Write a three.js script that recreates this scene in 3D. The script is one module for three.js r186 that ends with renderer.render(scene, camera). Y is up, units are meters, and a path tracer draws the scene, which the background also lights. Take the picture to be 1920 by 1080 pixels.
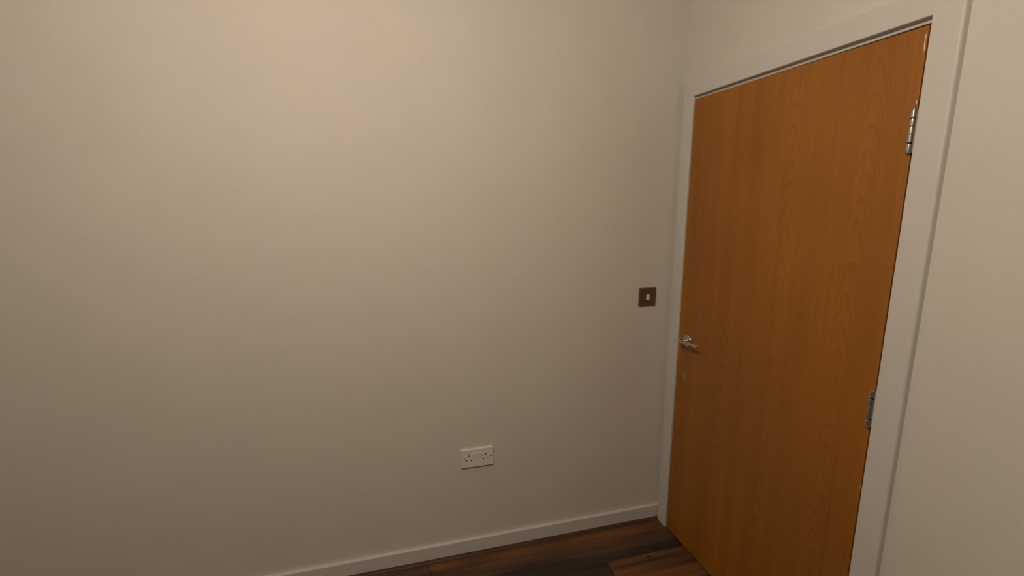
import * as THREE from 'three';
import { RoundedBoxGeometry } from 'three/addons/geometries/RoundedBoxGeometry.js';

// ---------------------------------------------------------------- camera, light, exposure
// The room corner in view is the origin: wall_back lies on z = 0 (x < 0), the door wall on x = 0 (z > 0).
const scene = new THREE.Scene();
scene.background = new THREE.Color(0x000000);
const camera = new THREE.PerspectiveCamera(63.17, 1920 / 1080, 0.05, 30);
camera.position.set(-1.3012, 1.5896, 1.8972);
camera.rotation.set(-0.18122, -0.26696, 0.00125, 'YXZ');
scene.add(camera);

const renderer = new THREE.WebGLRenderer({ antialias: true });
renderer.toneMapping = THREE.LinearToneMapping;
renderer.toneMappingExposure = 1.0;
renderer.shadowMap.enabled = true;
renderer.shadowMap.type = THREE.PCFSoftShadowMap;

const LAMP = { x: -1.55, y: 2.38, z: 1.52, colour: [1.0, 0.82, 0.65], power: 4.0 };   // pendant bulb, above the frame

// ---------------------------------------------------------------- helpers
function tag(o, label, category, kind, group) {
  o.userData.label = label; o.userData.category = category;
  if (kind) o.userData.kind = kind;
  if (group) o.userData.group = group;
  return o;
}
function mesh(name, geometry, material, parent = scene) {
  const m = new THREE.Mesh(geometry, material);
  m.name = name; m.castShadow = true; m.receiveShadow = true; parent.add(m);
  return m;
}
function group(name, parent = scene) { const g = new THREE.Group(); g.name = name; parent.add(g); return g; }
function box(x0, x1, y0, y1, z0, z1, r = 0) {
  const w = x1 - x0, h = y1 - y0, d = z1 - z0;
  const g = r ? new RoundedBoxGeometry(w, h, d, 2, r) : new THREE.BoxGeometry(w, h, d);
  g.translate((x0 + x1) / 2, (y0 + y1) / 2, (z0 + z1) / 2);
  return g;
}
// texture coordinates in metres, chosen by the way each face points
function metreUV(g, s = 1) {
  if (g.index) g = g.toNonIndexed();
  const p = g.attributes.position, n = g.attributes.normal, uv = new Float32Array(p.count * 2);
  for (let i = 0; i < p.count; i++) {
    const ax = Math.abs(n.getX(i)), ay = Math.abs(n.getY(i)), az = Math.abs(n.getZ(i));
    let u, v;
    if (ay >= ax && ay >= az) { u = p.getX(i); v = p.getZ(i); } else if (ax >= az) { u = p.getZ(i); v = p.getY(i); } else { u = p.getX(i); v = p.getY(i); }
    uv[2 * i] = u * s; uv[2 * i + 1] = v * s;
  }
  g.setAttribute('uv', new THREE.BufferAttribute(uv, 2));
  return g;
}
// seeded value noise
function hash(ix, iy, s) {
  let h = Math.imul(ix | 0, 374761393) ^ Math.imul(iy | 0, 668265263) ^ Math.imul(s | 0, 2147483647 - 1640531);
  h = Math.imul(h ^ (h >>> 13), 1274126177); h ^= h >>> 16; h = Math.imul(h, 2246822519); h ^= h >>> 15;
  return (h >>> 0) / 4294967295;
}
function noise(x, y, s = 0, wx = 0, wy = 0) {           // wx, wy: period, so that a texture repeats without a seam
  const x0 = Math.floor(x), y0 = Math.floor(y); let fx = x - x0, fy = y - y0;
  fx = fx * fx * (3 - 2 * fx); fy = fy * fy * (3 - 2 * fy);
  const m = (a, w) => (w ? ((a % w) + w) % w : a);
  const a = hash(m(x0, wx), m(y0, wy), s), b = hash(m(x0 + 1, wx), m(y0, wy), s);
  const c = hash(m(x0, wx), m(y0 + 1, wy), s), d = hash(m(x0 + 1, wx), m(y0 + 1, wy), s);
  return (a + (b - a) * fx) * (1 - fy) + (c + (d - c) * fx) * fy;
}
function texture(w, h, fn, colour, repeat) {
  const data = new Uint8Array(w * h * 4), o = [0, 0, 0];
  for (let j = 0; j < h; j++) for (let i = 0; i < w; i++) {
    fn((i + 0.5) / w, (j + 0.5) / h, o);
    const k = 4 * (j * w + i);
    for (let c = 0; c < 3; c++) {
      let v = Math.min(1, Math.max(0, o[c]));
      if (colour) v = v <= 0.0031308 ? 12.92 * v : 1.055 * Math.pow(v, 1 / 2.4) - 0.055;
      data[k + c] = Math.round(v * 255);
    }
    data[k + 3] = 255;
  }
  const t = new THREE.DataTexture(data, w, h);
  t.magFilter = THREE.LinearFilter; t.minFilter = THREE.LinearMipmapLinearFilter; t.generateMipmaps = true; t.anisotropy = 8;
  t.wrapS = t.wrapT = THREE.RepeatWrapping;
  if (colour) t.colorSpace = THREE.SRGBColorSpace;
  if (repeat) t.repeat.set(...repeat);
  t.needsUpdate = true;
  return t;
}
const lin = (r, g, b) => new THREE.Color().setRGB(r, g, b);

// ---------------------------------------------------------------- room extent; door and trim sizes read from the photograph
const ROOM = { x0: -4.2, z1: 5.4, h: 2.72, t: 0.12 };  // unseen left and front walls set far off so less light bounces back
const Z0 = 0.1003, W = 0.8758, ZR = Z0 + W, H = 2.0142, AJAR = 0.0189;    // door leaf: left edge, width, hinge side, top, opening
const ARCH_T = 0.0185, ARCH_W = 0.069;                                    // architrave
const A_LEFT = 0.0915, A_RIGHT = 0.9908, A_HEAD = H + 0.0138;        // its inner edges
const OPEN = { z0: Z0 - 0.028, z1: ZR + 0.028, y: H + 0.028 };            // hole in the wall behind it
const SKIRT_H = 0.0705, SKIRT_T = 0.0163;

// ---------------------------------------------------------------- materials
// rolled emulsion: faint mottling in the paint and a stipple relief, 1 m repeat
const stipple = texture(1024, 1024, (u, v, o) => {
  const a = noise(u * 210, v * 210, 3, 210, 210), b = noise(u * 90, v * 90, 4, 90, 90), c = noise(u * 9, v * 9, 5, 9, 9);
  o[0] = o[1] = o[2] = 0.45 * a + 0.35 * b + 0.2 * c;
}, false);
function paint(r, g, b, seed) {
  return texture(512, 512, (u, v, o) => {
    const m = 1 + 0.022 * (noise(u * 5, v * 5, seed, 5, 5) - 0.5) + 0.02 * (noise(u * 17, v * 17, seed + 1, 17, 17) - 0.5) + 0.02 * (noise(u * 120, v * 120, seed + 2, 120, 120) - 0.5);
    const t = 0.012 * (noise(u * 7, v * 7, seed + 3, 7, 7) - 0.5);
    o[0] = r * m * (1 + t); o[1] = g * m; o[2] = b * m * (1 - t);
  }, true);
}
const M = {};
M.wall = new THREE.MeshStandardMaterial({ map: paint(0.62, 0.605, 0.555, 11), bumpMap: stipple, bumpScale: 0.0003, roughness: 0.82 });
M.ceiling = new THREE.MeshStandardMaterial({ map: paint(0.62, 0.61, 0.59, 31), bumpMap: stipple, bumpScale: 0.0005, roughness: 0.9 });
const brush = texture(512, 512, (u, v, o) => { o[0] = o[1] = o[2] = 0.6 * noise(u * 160, v * 8, 41, 160, 8) + 0.4 * noise(u * 60, v * 30, 42, 60, 30); }, false);
M.gloss = new THREE.MeshStandardMaterial({ map: paint(0.60, 0.585, 0.56, 51), bumpMap: brush, bumpScale: 0.0002, roughness: 0.5 });
M.plastic = new THREE.MeshPhysicalMaterial({ color: lin(0.74, 0.72, 0.69), roughness: 0.38, clearcoat: 0.2, clearcoatRoughness: 0.3 });
M.hole = new THREE.MeshStandardMaterial({ color: lin(0.012, 0.01, 0.009), roughness: 0.8 });
M.bronze = new THREE.MeshStandardMaterial({ color: lin(0.20, 0.155, 0.115), metalness: 0.75, roughness: 0.42 });
M.chrome = new THREE.MeshStandardMaterial({ color: lin(0.62, 0.60, 0.57), metalness: 1, roughness: 0.1 });
M.steel = new THREE.MeshStandardMaterial({ color: lin(0.56, 0.54, 0.50), metalness: 1, roughness: 0.3 });
M.smear = new THREE.MeshStandardMaterial({ color: lin(0.72, 0.68, 0.62), roughness: 0.45 });
M.bead = new THREE.MeshStandardMaterial({
  color: 0xffffff, roughness: 0.55,
  map: texture(512, 64, (u, v, o) => { const s = 0.7 + 0.6 * noise(u * 24, v * 6, 61, 24, 6); o[0] = 0.062 * s; o[1] = 0.026 * s; o[2] = 0.012 * s; }, true),
});

// door veneer: slip-matched leaves 0.24 m wide whose rings form tall pointed arches
const veneer = texture(1024, 2048, (u, v, o) => {
  const x = u * W, y = v * H;                               // metres from the lock edge and from the foot
  const k = Math.round((x - 0.28) / 0.24), cx = 0.28 + 0.24 * k;
  const wob = 0.016 * (noise(y * 1.7, k * 3.1, 71) - 0.5) + 0.005 * (noise(y * 6, k * 5.3, 72) - 0.5);
  const d = x - cx - wob;
  const open = 0.020 + 0.010 * noise(y * 1.3, k * 7.7, 73);
  let g = (y + 0.35 * k + 0.06 * d * d / (open * open)) / 0.075;
  g += 1.7 * (noise(y * 3.2, d * 8 + k * 9, 74) - 0.5) + 0.45 * (noise(y * 22, d * 60 + k * 9, 75) - 0.5);
  const f = g - Math.floor(g);
  const near = Math.exp(-(d * d) / 0.0032);                  // rings crowd and fade into straight grain beside the arch
  const flame = noise(y * 2.1 + 3, k * 2.3, 76);
  const ring = (Math.pow(f, 5) - 0.12) * (0.21 * near * (0.15 + 1.0 * flame) + 0.05);
  const fibre = noise(x * 900, y * 9, 77) - 0.5, fine = noise(x * 330, y * 3.1, 78) - 0.5, band = noise(x * 38, y * 0.8, 79) - 0.5;
  const blot = noise(x * 5.5, y * 5, 80) - 0.5;
  const pore = noise(x * 700, y * 45, 81) > 0.87 ? 0.05 : 0;
  const m = 1 - ring + 0.10 * fibre + 0.12 * fine + 0.16 * band + 0.14 * blot - pore;
  const r = Math.max(0, ring);
  o[0] = 0.312 * m; o[1] = 0.113 * m * (1 - 0.25 * r) * (1 + 0.05 * band); o[2] = 0.008 * m * (1 - 0.35 * r);
}, true);
const veneerRelief = texture(512, 1024, (u, v, o) => { o[0] = o[1] = o[2] = 0.6 * noise(u * 420, v * 40, 82) + 0.4 * noise(u * 150, v * 9, 83); }, false);
M.veneer = new THREE.MeshPhysicalMaterial({ map: veneer, bumpMap: veneerRelief, bumpScale: 0.0001, roughness: 0.55, clearcoat: 0.06, clearcoatRoughness: 0.4 });
M.lipping = new THREE.MeshStandardMaterial({ color: lin(0.36, 0.16, 0.04), roughness: 0.5 });

// floor boards: smoky and reddish brown streaks with knots; each variant has its own tones across the board
function boardTexture(seed, stops, knots = []) {
  return texture(1024, 160, (u, v, o) => {
    const x = u * 1.2, z = v * 0.196;
    const w = v + 0.10 * (noise(x * 3, v * 2.2, seed) - 0.5) + 0.05 * (noise(x * 11, v * 6, seed + 1) - 0.5);
    const t = Math.min(0.9999, Math.max(0, w)) * (stops.length - 1), i = Math.floor(t); let f = t - i; f = f * f * (3 - 2 * f);
    let m = 0.86 + 0.7 * (noise(x * 5, z * 70, seed + 2) - 0.5) + 0.4 * (noise(x * 9, z * 260, seed + 3) - 0.5) + 0.5 * (noise(x * 2.4, z * 14, seed + 4) - 0.5);
    for (const [kx, kz, kr] of knots) { const q = Math.hypot((x - kx) / 2.1, z - kz) / kr; m *= 1 - 0.8 * Math.exp(-q * q * q * q) - 0.12 * (q < 4 ? 0.5 + 0.5 * Math.sin(q * 9) : 0) * Math.exp(-q * 0.8); }
    for (let c = 0; c < 3; c++) o[c] = (stops[i][c] * (1 - f) + stops[i + 1][c] * f) * m;
  }, true);
}
const ORANGE = [0.165, 0.066, 0.017], RED = [0.105, 0.043, 0.019], MID = [0.082, 0.041, 0.020], SMOKE = [0.042, 0.026, 0.015], DARK = [0.030, 0.019, 0.012];
const BOARDS = [
  boardTexture(101, [RED, ORANGE, RED, MID, SMOKE, DARK], [[1.02, 0.175, 0.010]]),
  boardTexture(121, [ORANGE, RED, ORANGE, ORANGE, MID], [[0.20, 0.020, 0.007], [0.85, 0.11, 0.009]]),
  boardTexture(141, [DARK, SMOKE, MID, SMOKE, DARK], [[0.55, 0.09, 0.010]]),
  boardTexture(161, [MID, RED, SMOKE, MID, ORANGE], [[0.3, 0.14, 0.008]]),
  boardTexture(181, [SMOKE, MID, ORANGE, RED, MID], [[0.9, 0.05, 0.009]]),
].map((map) => new THREE.MeshPhysicalMaterial({ map, roughness: 0.62, clearcoat: 0.04, clearcoatRoughness: 0.45 }));

// ---------------------------------------------------------------- room shell
{
  const { x0, z1, h, t } = ROOM;
  const wb = mesh('wall_back', metreUV(box(x0 - t, t, -0.2, h + t, -t, 0)), M.wall);
  tag(wb, 'plain cream painted wall carrying the socket and the light switch', 'wall', 'structure');

  const s = new THREE.Shape();                               // x of the shape = z of the room
  s.moveTo(0, -0.2); s.lineTo(OPEN.z0, -0.2); s.lineTo(OPEN.z0, OPEN.y); s.lineTo(OPEN.z1, OPEN.y); s.lineTo(OPEN.z1, -0.2);
  s.lineTo(z1, -0.2); s.lineTo(z1, h + t); s.lineTo(0, h + t);
  let g = new THREE.ExtrudeGeometry(s, { depth: t, bevelEnabled: false });
  g.rotateY(-Math.PI / 2); g.translate(t, 0, 0); g.computeVertexNormals();
  tag(mesh('wall_right', metreUV(g), M.wall), 'cream painted wall around the wooden door', 'wall', 'structure');
  tag(mesh('wall_left', metreUV(box(x0 - t, x0, -0.2, h + t, 0, z1)), M.wall), 'cream painted wall facing the door', 'wall', 'structure');
  tag(mesh('wall_front', metreUV(box(x0 - t, t, -0.2, h + t, z1, z1 + t)), M.wall), 'cream painted wall opposite the socket wall', 'wall', 'structure');
  tag(mesh('ceiling', metreUV(box(x0, 0, h, h + t, 0, z1)), M.ceiling), 'flat white ceiling above the pendant lamp', 'ceiling', 'structure');
}

// floor: a sub-floor with every board a piece of its own, butted in rows along wall_back
{
  const fl = group('floor');
  tag(fl, 'dark brown wood plank floor with smoky and reddish boards', 'floor', 'structure');
  mesh('subfloor', box(ROOM.x0, 0, -0.12, -0.012, 0, ROOM.z1), M.hole, fl);
  mesh('subfloor', box(0, ROOM.t, -0.12, -0.004, OPEN.z0, OPEN.z1), M.bead, fl);
  const RW = 0.197, LEN = 1.2, GAP = 0.0012, Z_FIRST = 0.0305;
  const cache = new Map();
  function board(xa, xb, za, zb, variant, shift) {
    const w = xb - xa - GAP, d = zb - za - GAP, key = [w.toFixed(3), d.toFixed(3), shift].join('_');
    let g = cache.get(key);
    if (!g) {
      // chamfered slab: top face inset by 1.5 mm
      const b = 0.0015, X = w / 2, Z = d / 2, y1 = 0, y2 = -b, y3 = -0.012;
      const ring = (x, y, z) => [[-x, y, -z], [-x, y, z], [x, y, z], [x, y, -z]];
      const R = [ring(X - b, y1, Z - b), ring(X, y2, Z), ring(X, y3, Z)], pos = [], uv = [];
      const put = (...q) => { for (const [x, y, z] of [q[0], q[1], q[2], q[0], q[2], q[3]]) { pos.push(x, y, z); uv.push((x + X) / LEN + shift, (z + Z) / 0.196); } };
      put(...R[0]);
      for (let k = 0; k < 2; k++) for (let i = 0; i < 4; i++) { const j = (i + 1) % 4; put(R[k][i], R[k + 1][i], R[k + 1][j], R[k][j]); }
      g = new THREE.BufferGeometry();
      g.setAttribute('position', new THREE.Float32BufferAttribute(pos, 3)); g.setAttribute('uv', new THREE.Float32BufferAttribute(uv, 2));
      g.computeVertexNormals(); cache.set(key, g);
    }
    const m = mesh('plank', g, BOARDS[variant], fl);
    m.position.set((xa + xb) / 2, 0, (za + zb) / 2);
  }
  // joints counted from the door wall: row 0 and 1 as in the photograph
  const first = [1.17, 0.402, 0.86, 0.21, 1.05, 0.55], order = [[0, 3, 1], [1, 2, 3, 0], [2, 4, 1], [3, 0, 2, 4], [4, 2, 3], [0, 1, 4, 3]];
  let row = 0;
  for (let z = Z_FIRST; z < ROOM.z1 - 0.002; z += RW, row++) {
    const ze = Math.min(z + RW, ROOM.z1 - 0.001), o = order[row % 6], f = first[row % 6];
    let x = 0, k = 0;
    while (x > ROOM.x0 + 0.002) {
      const xa = Math.max(k === 0 ? -f : x - LEN, ROOM.x0 + 0.001);
      board(xa, x, z, ze, o[k % o.length], k === 0 && row > 1 ? 0.25 : 0);
      x = xa; k++;
    }
  }
}

// skirting: flat board with a softened top arris, and a low dark bead that covers the floor joint
function runAlong(profile, length) {                         // profile in (out, up); extruded along +x, out = +z
  const s = new THREE.Shape(profile.map((p) => new THREE.Vector2(p[0], p[1])));
  const g = new THREE.ExtrudeGeometry(s, { depth: length, bevelEnabled: false });
  g.rotateY(-Math.PI / 2);                                  // (out, up, along) -> z = out, y = up, x = -along
  g.translate(length, 0, 0);
  return metreUV(g);
}
const skirtProfile = (() => {
  const p = [[0, 0.004], [SKIRT_T, 0.004]], r = 0.0025;
  for (let i = 0; i <= 4; i++) { const a = i / 4 * Math.PI / 2; p.push([SKIRT_T - r + r * Math.cos(a), SKIRT_H - r + r * Math.sin(a)]); }
  p.push([0, SKIRT_H]); return p;
})();
const beadProfile = (() => {
  const p = [[SKIRT_T, 0.0]], w = 0.0165, h = 0.0085;
  for (let i = 0; i <= 6; i++) { const a = i / 6 * Math.PI / 2; p.push([SKIRT_T + w * Math.cos(a), h * Math.sin(a)]); }
  return p;
})();
function skirting(name, label, length, place, ahead = 0, cut = 0) {
  const g = group(name); tag(g, label, 'skirting board', 'structure');
  mesh('skirting_board', runAlong(skirtProfile, length), M.gloss, g);
  const b = mesh('floor_bead', runAlong(beadProfile, length - ahead - cut), M.bead, g); b.position.x = ahead;
  b.userData.label = 'dark brown bead along the floor';
  place(g); return g;
}
skirting('baseboard_back', 'white skirting board with dark bead below the double socket', -ROOM.x0 - 0.0005, (g) => g.position.set(ROOM.x0, 0, 0.0), 0, 0.001);
{
  const zs = A_RIGHT + ARCH_W + 0.001, l = ROOM.z1 - zs - 0.001;
  skirting('baseboard_right', 'white skirting board beside the door architrave', l, (g) => { g.rotation.y = -Math.PI / 2; g.position.set(-0.0, 0, zs); }, 0, 0.02);
  skirting('baseboard_left', 'white skirting board on the wall facing the door', ROOM.z1 - 0.07, (g) => { g.rotation.y = Math.PI / 2; g.position.set(ROOM.x0, 0, ROOM.z1 - 0.035); }, 0, 0);
  skirting('baseboard_front', 'white skirting board opposite the socket wall', -ROOM.x0 - 0.04, (g) => { g.rotation.y = Math.PI; g.position.set(-0.02, 0, ROOM.z1); }, 0.02, 0.02);
}

// ---------------------------------------------------------------- architrave (three mitred lengths) and door lining
{
  const ro = 0.006, ri = 0.003, T = ARCH_T, B = ARCH_W;
  const prof = [[0, 0]];                                     // (across from the inner edge, off the wall)
  for (let i = 0; i <= 4; i++) { const a = i / 4 * Math.PI / 2; prof.push([ri - ri * Math.cos(a), T - ri + ri * Math.sin(a)]); }
  for (let i = 0; i <= 5; i++) { const a = i / 5 * Math.PI / 2; prof.push([B - ro + ro * Math.sin(a), T - ro + ro * Math.cos(a)]); }
  prof.push([B, 0]);
  // a length between two cross-sections; at(c, d) gives the point for profile coordinates
  function length(at0, at1) {
    const pos = [], n = prof.length, quad = (a, b, c, d) => pos.push(...a, ...b, ...c, ...a, ...c, ...d);
    for (let i = 0; i < n; i++) { const p = prof[i], q = prof[(i + 1) % n]; quad(at0(...p), at0(...q), at1(...q), at1(...p)); }
    for (let i = 1; i < n - 1; i++) { pos.push(...at0(...prof[0]), ...at0(...prof[i]), ...at0(...prof[i + 1]), ...at1(...prof[0]), ...at1(...prof[i + 1]), ...at1(...prof[i])); }
    const g = new THREE.BufferGeometry(); g.setAttribute('position', new THREE.Float32BufferAttribute(pos, 3)); g.computeVertexNormals();
    return metreUV(g);
  }
  const t1 = group('trim_1'); tag(t1, 'white painted architrave framing the wooden door', 'architrave', 'structure');
  const e = 0.00003;
  mesh('architrave_leg', length((c, d) => [-d, 0.0, A_LEFT - c], (c, d) => [-d, A_HEAD + c - e, A_LEFT - c]), M.gloss, t1);
  mesh('architrave_head', length((c, d) => [-d, A_HEAD + c, A_LEFT - c + e], (c, d) => [-d, A_HEAD + c, A_RIGHT + c - e]), M.gloss, t1);
  mesh('architrave_leg', length((c, d) => [-d, A_HEAD + c - e, A_RIGHT + c], (c, d) => [-d, 0.0, A_RIGHT + c]), M.gloss, t1);

  const t2 = group('trim_2'); tag(t2, 'white painted door lining inside the architrave', 'door frame', 'structure');
  const d = ROOM.t, g3 = 0.0035;
  mesh('jamb', box(0, d, 0, OPEN.y, OPEN.z0, Z0 - g3, 0.001), M.gloss, t2);
  mesh('jamb', box(0, d, 0, OPEN.y, ZR + g3, OPEN.z1, 0.001), M.gloss, t2);
  mesh('head', box(0, d, H + g3, OPEN.y, Z0 - g3, ZR + g3, 0.001), M.gloss, t2);
  mesh('door_stop', box(0.048, 0.08, 0, H + g3, Z0 - g3, Z0 + 0.009), M.gloss, t2);
  mesh('door_stop', box(0.048, 0.08, 0, H + g3, ZR - 0.009, ZR + g3), M.gloss, t2);
  mesh('door_stop', box(0.048, 0.08, H - 0.009, H + g3, Z0 + 0.009, ZR - 0.009), M.gloss, t2);
}

// ---------------------------------------------------------------- door, hung on the right and a finger's width ajar
{
  const door = group('door_1');
  tag(door, 'flush wooden door in orange-brown veneer, standing slightly ajar', 'door', 'structure');
  door.position.set(-0.0002, 0, ZR); door.rotation.y = AJAR;   // local: x into the frame, z = -W at the lock edge
  const g = new RoundedBoxGeometry(0.044, H - 0.009, W - 0.002, 2, 0.0016); g.translate(0.022, (H + 0.009) / 2, -W / 2);
  const p = g.attributes.position, uv = g.attributes.uv;
  for (let i = 0; i < p.count; i++) uv.setXY(i, (p.getZ(i) + W) / W, p.getY(i) / H);
  mesh('leaf', g, M.veneer, door);
  // narrow hardwood lipping on the hinge edge, with splashes of white paint left on it
  for (const [ya, yb, w, off] of [[H - 0.016, H - 0.062, 0.0034, 0.0042], [1.842, 1.832, 0.003, 0.003], [1.150, 1.135, 0.0012, 0.001], [0.80, 0.765, 0.0012, 0.001]]) {
    const s = new THREE.Shape(), h = ya - yb;
    s.moveTo(0, 0); s.quadraticCurveTo(-w * 0.9, h * 0.25, -w * 0.55, h * 0.6); s.quadraticCurveTo(-w, h * 0.8, -w * 0.2, h); s.quadraticCurveTo(w * 0.3, h * 0.5, 0, 0);
    const q = new THREE.ExtrudeGeometry(s, { depth: 0.0005, bevelEnabled: false, curveSegments: 5 });
    q.rotateY(-Math.PI / 2);                                 // lies on the face, 0.5 mm proud
    q.translate(0.0, yb, -off);
    mesh('paint_splash', q, M.smear, door).userData.label = 'splash of white paint on the door edge';
  }

  // hinges: five knuckles on a pin with dark bearing rings, plates let into leaf and jamb
  const R0 = 0.0068;
  const lathe = (pts, seg = 24) => new THREE.LatheGeometry(pts.map((q) => new THREE.Vector2(q[0], q[1])), seg);
  const kn = (a, b) => lathe([[0, a], [R0 - 0.0006, a], [R0, a + 0.0006], [R0, b - 0.0006], [R0 - 0.0006, b], [0, b]]);
  function hinge(yc) {
    const h = group('hinge', door); h.position.set(-0.0072, yc, -0.0015); h.userData.label = 'stainless steel butt hinge';
    const L = 0.1016, k = L / 5;
    for (let i = 0; i < 5; i++) {
            mesh('knuckle', kn(-L / 2 + i * k + (i === 1 || i === 4 ? 0.0016 : 0.0003), -L / 2 + (i + 1) * k - (i === 0 || i === 3 ? 0.0016 : 0.0003)), M.steel, h);
    }
    for (const y of [-L / 2 + k, -L / 2 + 4 * k]) mesh('bearing', lathe([[0, y - 0.0014], [R0 - 0.0012, y - 0.0014], [R0 - 0.0012, y + 0.0014], [0, y + 0.0014]]), M.hole, h);
    const fin = [[0, 0], [R0 - 0.0015, 0], [R0 - 0.0008, 0.0012], [R0 - 0.0012, 0.0035], [R0 * 0.45, 0.0052], [0, 0.0056]];
    mesh('finial', lathe(fin.map(([r, y]) => [r, L / 2 + y])), M.steel, h);
    mesh('finial', lathe(fin.map(([r, y]) => [r, -L / 2 - y]).reverse()), M.steel, h);
    mesh('hinge_plate', box(0.002, 0.034, -L / 2, L / 2, 0.0008, 0.0020), M.steel, h);
    mesh('hinge_plate', box(0.002, 0.034, -L / 2, L / 2, 0.0036, 0.0048), M.steel, h);
  }
  for (const y of [1.7675, 1.022, 0.27]) hinge(y);

  // lever handle on a round rose
  const hd = group('door_handle', door); hd.position.set(0, 0.9835, 0.1655 - ZR); hd.userData.label = 'chrome lever handle on a round rose';
  const rose = lathe([[0.0, 0.0085], [0.021, 0.0085], [0.0250, 0.0078], [0.0272, 0.0058], [0.0280, 0.003], [0.0280, 0]], 40); rose.rotateZ(Math.PI / 2);
  mesh('rose', rose, M.chrome, hd);
  const path = new THREE.CatmullRomCurve3([[0, 0, 0], [-0.012, 0, 0], [-0.026, 0.002, 0], [-0.040, 0.0055, 0.0015], [-0.049, 0.0085, 0.010], [-0.0525, 0.0105, 0.026], [-0.0525, 0.0125, 0.055], [-0.051, 0.0135, 0.088], [-0.048, 0.0125, 0.118], [-0.0465, 0.0115, 0.126]].map((a) => new THREE.Vector3(...a)));
  const N = 48, S = 16, fr = path.computeFrenetFrames(N, false), pos = [], idx = [];
  const up = new THREE.Vector3(0, 1, 0), sd = new THREE.Vector3();
  for (let i = 0; i <= N; i++) {
    const t = i / N, c = path.getPointAt(t), tg = path.getTangentAt(t);
    sd.crossVectors(tg, up).normalize(); const u2 = new THREE.Vector3().crossVectors(sd, tg).normalize();
    const cap = t > 0.97 ? Math.sqrt(Math.max(0, 1 - ((t - 0.97) / 0.03) ** 2)) : 1;
    const flat = Math.min(1, Math.max(0, (t - 0.25) / 0.3)), a = (0.0078 - 0.0018 * flat) * cap, b = (0.0078 - 0.0016 * flat) * cap;   // across, upright
    for (let j = 0; j < S; j++) { const w = j / S * 2 * Math.PI; const q = c.clone().addScaledVector(sd, a * Math.cos(w)).addScaledVector(u2, b * Math.sin(w)); pos.push(q.x, q.y, q.z); }
  }
  for (let i = 0; i < N; i++) for (let j = 0; j < S; j++) { const a = i * S + j, b = i * S + (j + 1) % S; idx.push(a, b, a + S, b, b + S, a + S); }
  const lg = new THREE.BufferGeometry(); lg.setAttribute('position', new THREE.Float32BufferAttribute(pos, 3)); lg.setIndex(idx); lg.computeVertexNormals();
  mesh('lever', lg, M.chrome, hd);
  const col = lathe([0, 1, 2, 3, 4, 5, 6, 7, 8].map((i) => [0.0108 + 0.0042 * Math.cos(i / 8 * Math.PI * 0.75), 0.0082 + 0.0055 * Math.sin(i / 8 * Math.PI * 0.75)]), 32); col.rotateZ(Math.PI / 2); mesh('collar', col, M.chrome, hd);

  // keyhole plate below the handle
  const es = group('keyhole_plate', door); es.position.set(-0.0, 0.815, 0.1636 - ZR); es.userData.label = 'small oval metal keyhole plate';
  const o = new THREE.Shape(); o.absellipse(0, 0, 0.0115, 0.0165, 0, 2 * Math.PI);
  const kh = new THREE.Path(); kh.absarc(0, 0.005, 0.0045, -0.25 * Math.PI, 1.25 * Math.PI); kh.lineTo(-0.0024, -0.0105); kh.lineTo(0.0024, -0.0105); kh.closePath(); o.holes.push(kh);
  const eg = new THREE.ExtrudeGeometry(o, { depth: 0.0014, bevelEnabled: true, bevelSize: 0.0008, bevelThickness: 0.0008, bevelSegments: 2, curveSegments: 20 });
  eg.rotateY(-Math.PI / 2); mesh('plate', eg, M.chrome, es);
  const hg = new THREE.CylinderGeometry(0.0125, 0.0125, 0.0006, 24); hg.rotateZ(Math.PI / 2); hg.scale(1, 1, 0.75); mesh('keyhole', hg, M.hole, es);
}

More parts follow.
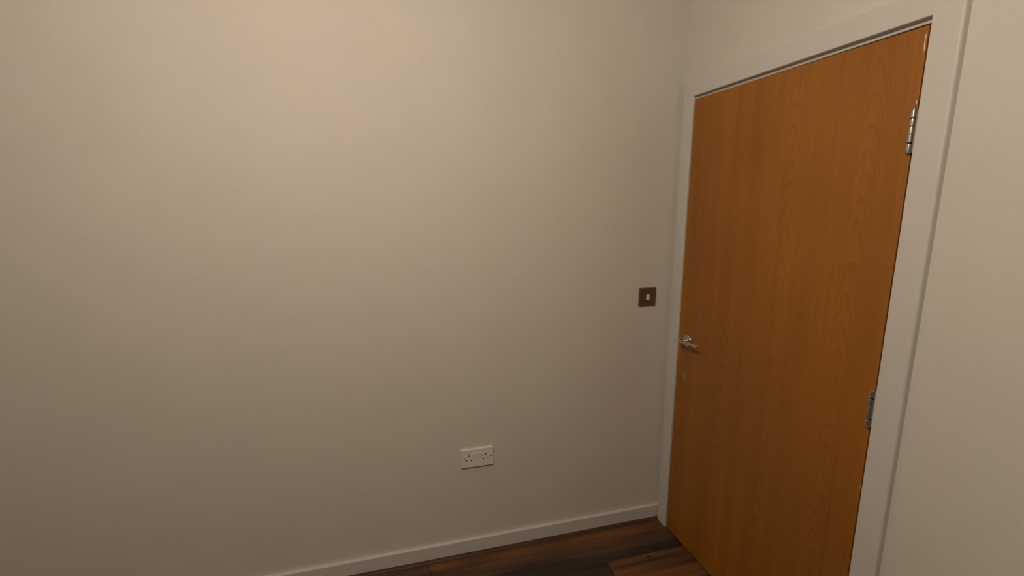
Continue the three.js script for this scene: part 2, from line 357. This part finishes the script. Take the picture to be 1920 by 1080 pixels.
// ---------------------------------------------------------------- double socket on wall_back
function plateGeometry(w, h, t, r, bevel) {
  const s = new THREE.Shape(), x = w / 2 - bevel, y = h / 2 - bevel;
  s.moveTo(-x + r, -y); s.lineTo(x - r, -y); s.absarc(x - r, -y + r, r, -Math.PI / 2, 0); s.lineTo(x, y - r); s.absarc(x - r, y - r, r, 0, Math.PI / 2);
  s.lineTo(-x + r, y); s.absarc(-x + r, y - r, r, Math.PI / 2, Math.PI); s.lineTo(-x, -y + r); s.absarc(-x + r, -y + r, r, Math.PI, 1.5 * Math.PI);
  const g = new THREE.ExtrudeGeometry(s, { depth: t - bevel, bevelEnabled: true, bevelSize: bevel, bevelThickness: bevel, bevelSegments: 3, curveSegments: 6 });
  g.translate(0, 0, 0); return g;
}
{
  const so = group('double_socket'); so.position.set(-0.9431, 0.471, 0);
  tag(so, 'white plastic double power socket with rocker switches low on the wall', 'socket');
  const pl = plateGeometry(0.146, 0.086, 0.0098, 0.003, 0.0018); pl.translate(0, 0, 0.0); mesh('face_plate', pl, M.plastic, so);
  const zf = 0.0098;
  for (const c of [-0.039, 0.0365]) {
    for (const [n, dx, dy, w, h] of [['earth_hole', 0, 0.0125, 0.0046, 0.0086], ['pin_hole', -0.011, -0.0095, 0.0072, 0.0046], ['pin_hole', 0.011, -0.0095, 0.0072, 0.0046]])
      mesh(n, box(c + dx - w / 2, c + dx + w / 2, dy - h / 2, dy + h / 2, zf - 0.001, zf + 0.00025), M.hole, so);
  }
  for (const s of [-1, 1]) {
    mesh('switch_recess', box(s * 0.0125 - 0.0074, s * 0.0125 + 0.0074, 0.0015, 0.0255, zf - 0.001, zf + 0.0002), M.plastic, so);
    const rk = new RoundedBoxGeometry(0.0128, 0.022, 0.005, 2, 0.0012); rk.rotateX(0.10); rk.translate(s * 0.0125, 0.0135, zf + 0.0005);
    mesh('rocker', rk, M.plastic, so);
    const sc = new THREE.CylinderGeometry(0.0034, 0.0036, 0.0012, 20); sc.rotateX(Math.PI / 2); sc.translate(s * 0.0603, 0, zf + 0.0001);
    const scr = mesh('screw', sc, M.steel, so);
    const sl = new THREE.BoxGeometry(0.0056, 0.0009, 0.0004); sl.rotateZ(s > 0 ? 0.9 : 0.3); sl.translate(s * 0.0603, 0, zf + 0.0007); mesh('slot', sl, M.hole, scr);
  }
}

// ---------------------------------------------------------------- light switch beside the door
{
  const sw = group('light_switch'); sw.position.set(-0.1316, 1.1577, 0);
  tag(sw, 'square dark bronze light switch with a small white rocker beside the door', 'light switch');
  mesh('face_plate', plateGeometry(0.086, 0.086, 0.0078, 0.002, 0.0022), M.bronze, sw);
  mesh('rocker_surround', box(-0.0092, 0.0092, -0.0152, 0.0152, 0.0066, 0.0084, 0.0006), M.bronze, sw);
  const rk = new RoundedBoxGeometry(0.0148, 0.0265, 0.006, 2, 0.0012); rk.rotateX(-0.09); rk.translate(0, 0, 0.0088);
  mesh('rocker', rk, M.plastic, sw).userData.label = 'small white rocker';
}

// ---------------------------------------------------------------- pendant lamp over the middle of the room, above the frame
{
  const L = group('pendant_lamp'); L.position.set(LAMP.x, ROOM.h, LAMP.z);
  tag(L, 'bare warm light bulb hanging from a white ceiling rose', 'lamp');
  const lathe = (pts, seg = 32) => new THREE.LatheGeometry(pts.map((q) => new THREE.Vector2(q[0], q[1])), seg);
  const dy = LAMP.y - ROOM.h;
  mesh('ceiling_rose', lathe([[0, -0.03], [0.014, -0.03], [0.036, -0.024], [0.047, -0.008], [0.048, 0], [0, 0]]), M.plastic, L);
  const cord = new THREE.CylinderGeometry(0.0032, 0.0032, -dy - 0.115, 10); cord.translate(0, (dy + 0.085 - 0.03) / 2, 0); mesh('cord', cord, M.plastic, L);
  mesh('lamp_holder', lathe([[0, dy + 0.09], [0.010, dy + 0.09], [0.0185, dy + 0.078], [0.0195, dy + 0.045], [0.0165, dy + 0.040], [0, dy + 0.040]]), M.plastic, L);
  const glow = new THREE.MeshStandardMaterial({ color: lin(0.9, 0.87, 0.8), roughness: 0.4, emissive: lin(...LAMP.colour), emissiveIntensity: 22 });
  const pts = []; for (let i = 0; i <= 20; i++) { const a = i / 20 * 2.62; pts.push([0.030 * Math.sin(a), -0.030 * Math.cos(a)]); } pts.push([0.0145, 0.034], [0.0140, 0.042]);
  const bulb = mesh('bulb', lathe(pts.map(([r, y]) => [r, y + dy])), glow, L); bulb.castShadow = false;
  const pt = new THREE.PointLight(lin(...LAMP.colour), LAMP.power, 0, 2);
  pt.name = 'bulb_light'; pt.position.set(0, dy, 0); pt.castShadow = true; pt.shadow.radius = 1.3; pt.shadow.mapSize.set(2048, 2048); pt.shadow.bias = -0.0005;
  L.add(pt);
}

renderer.render(scene, camera);
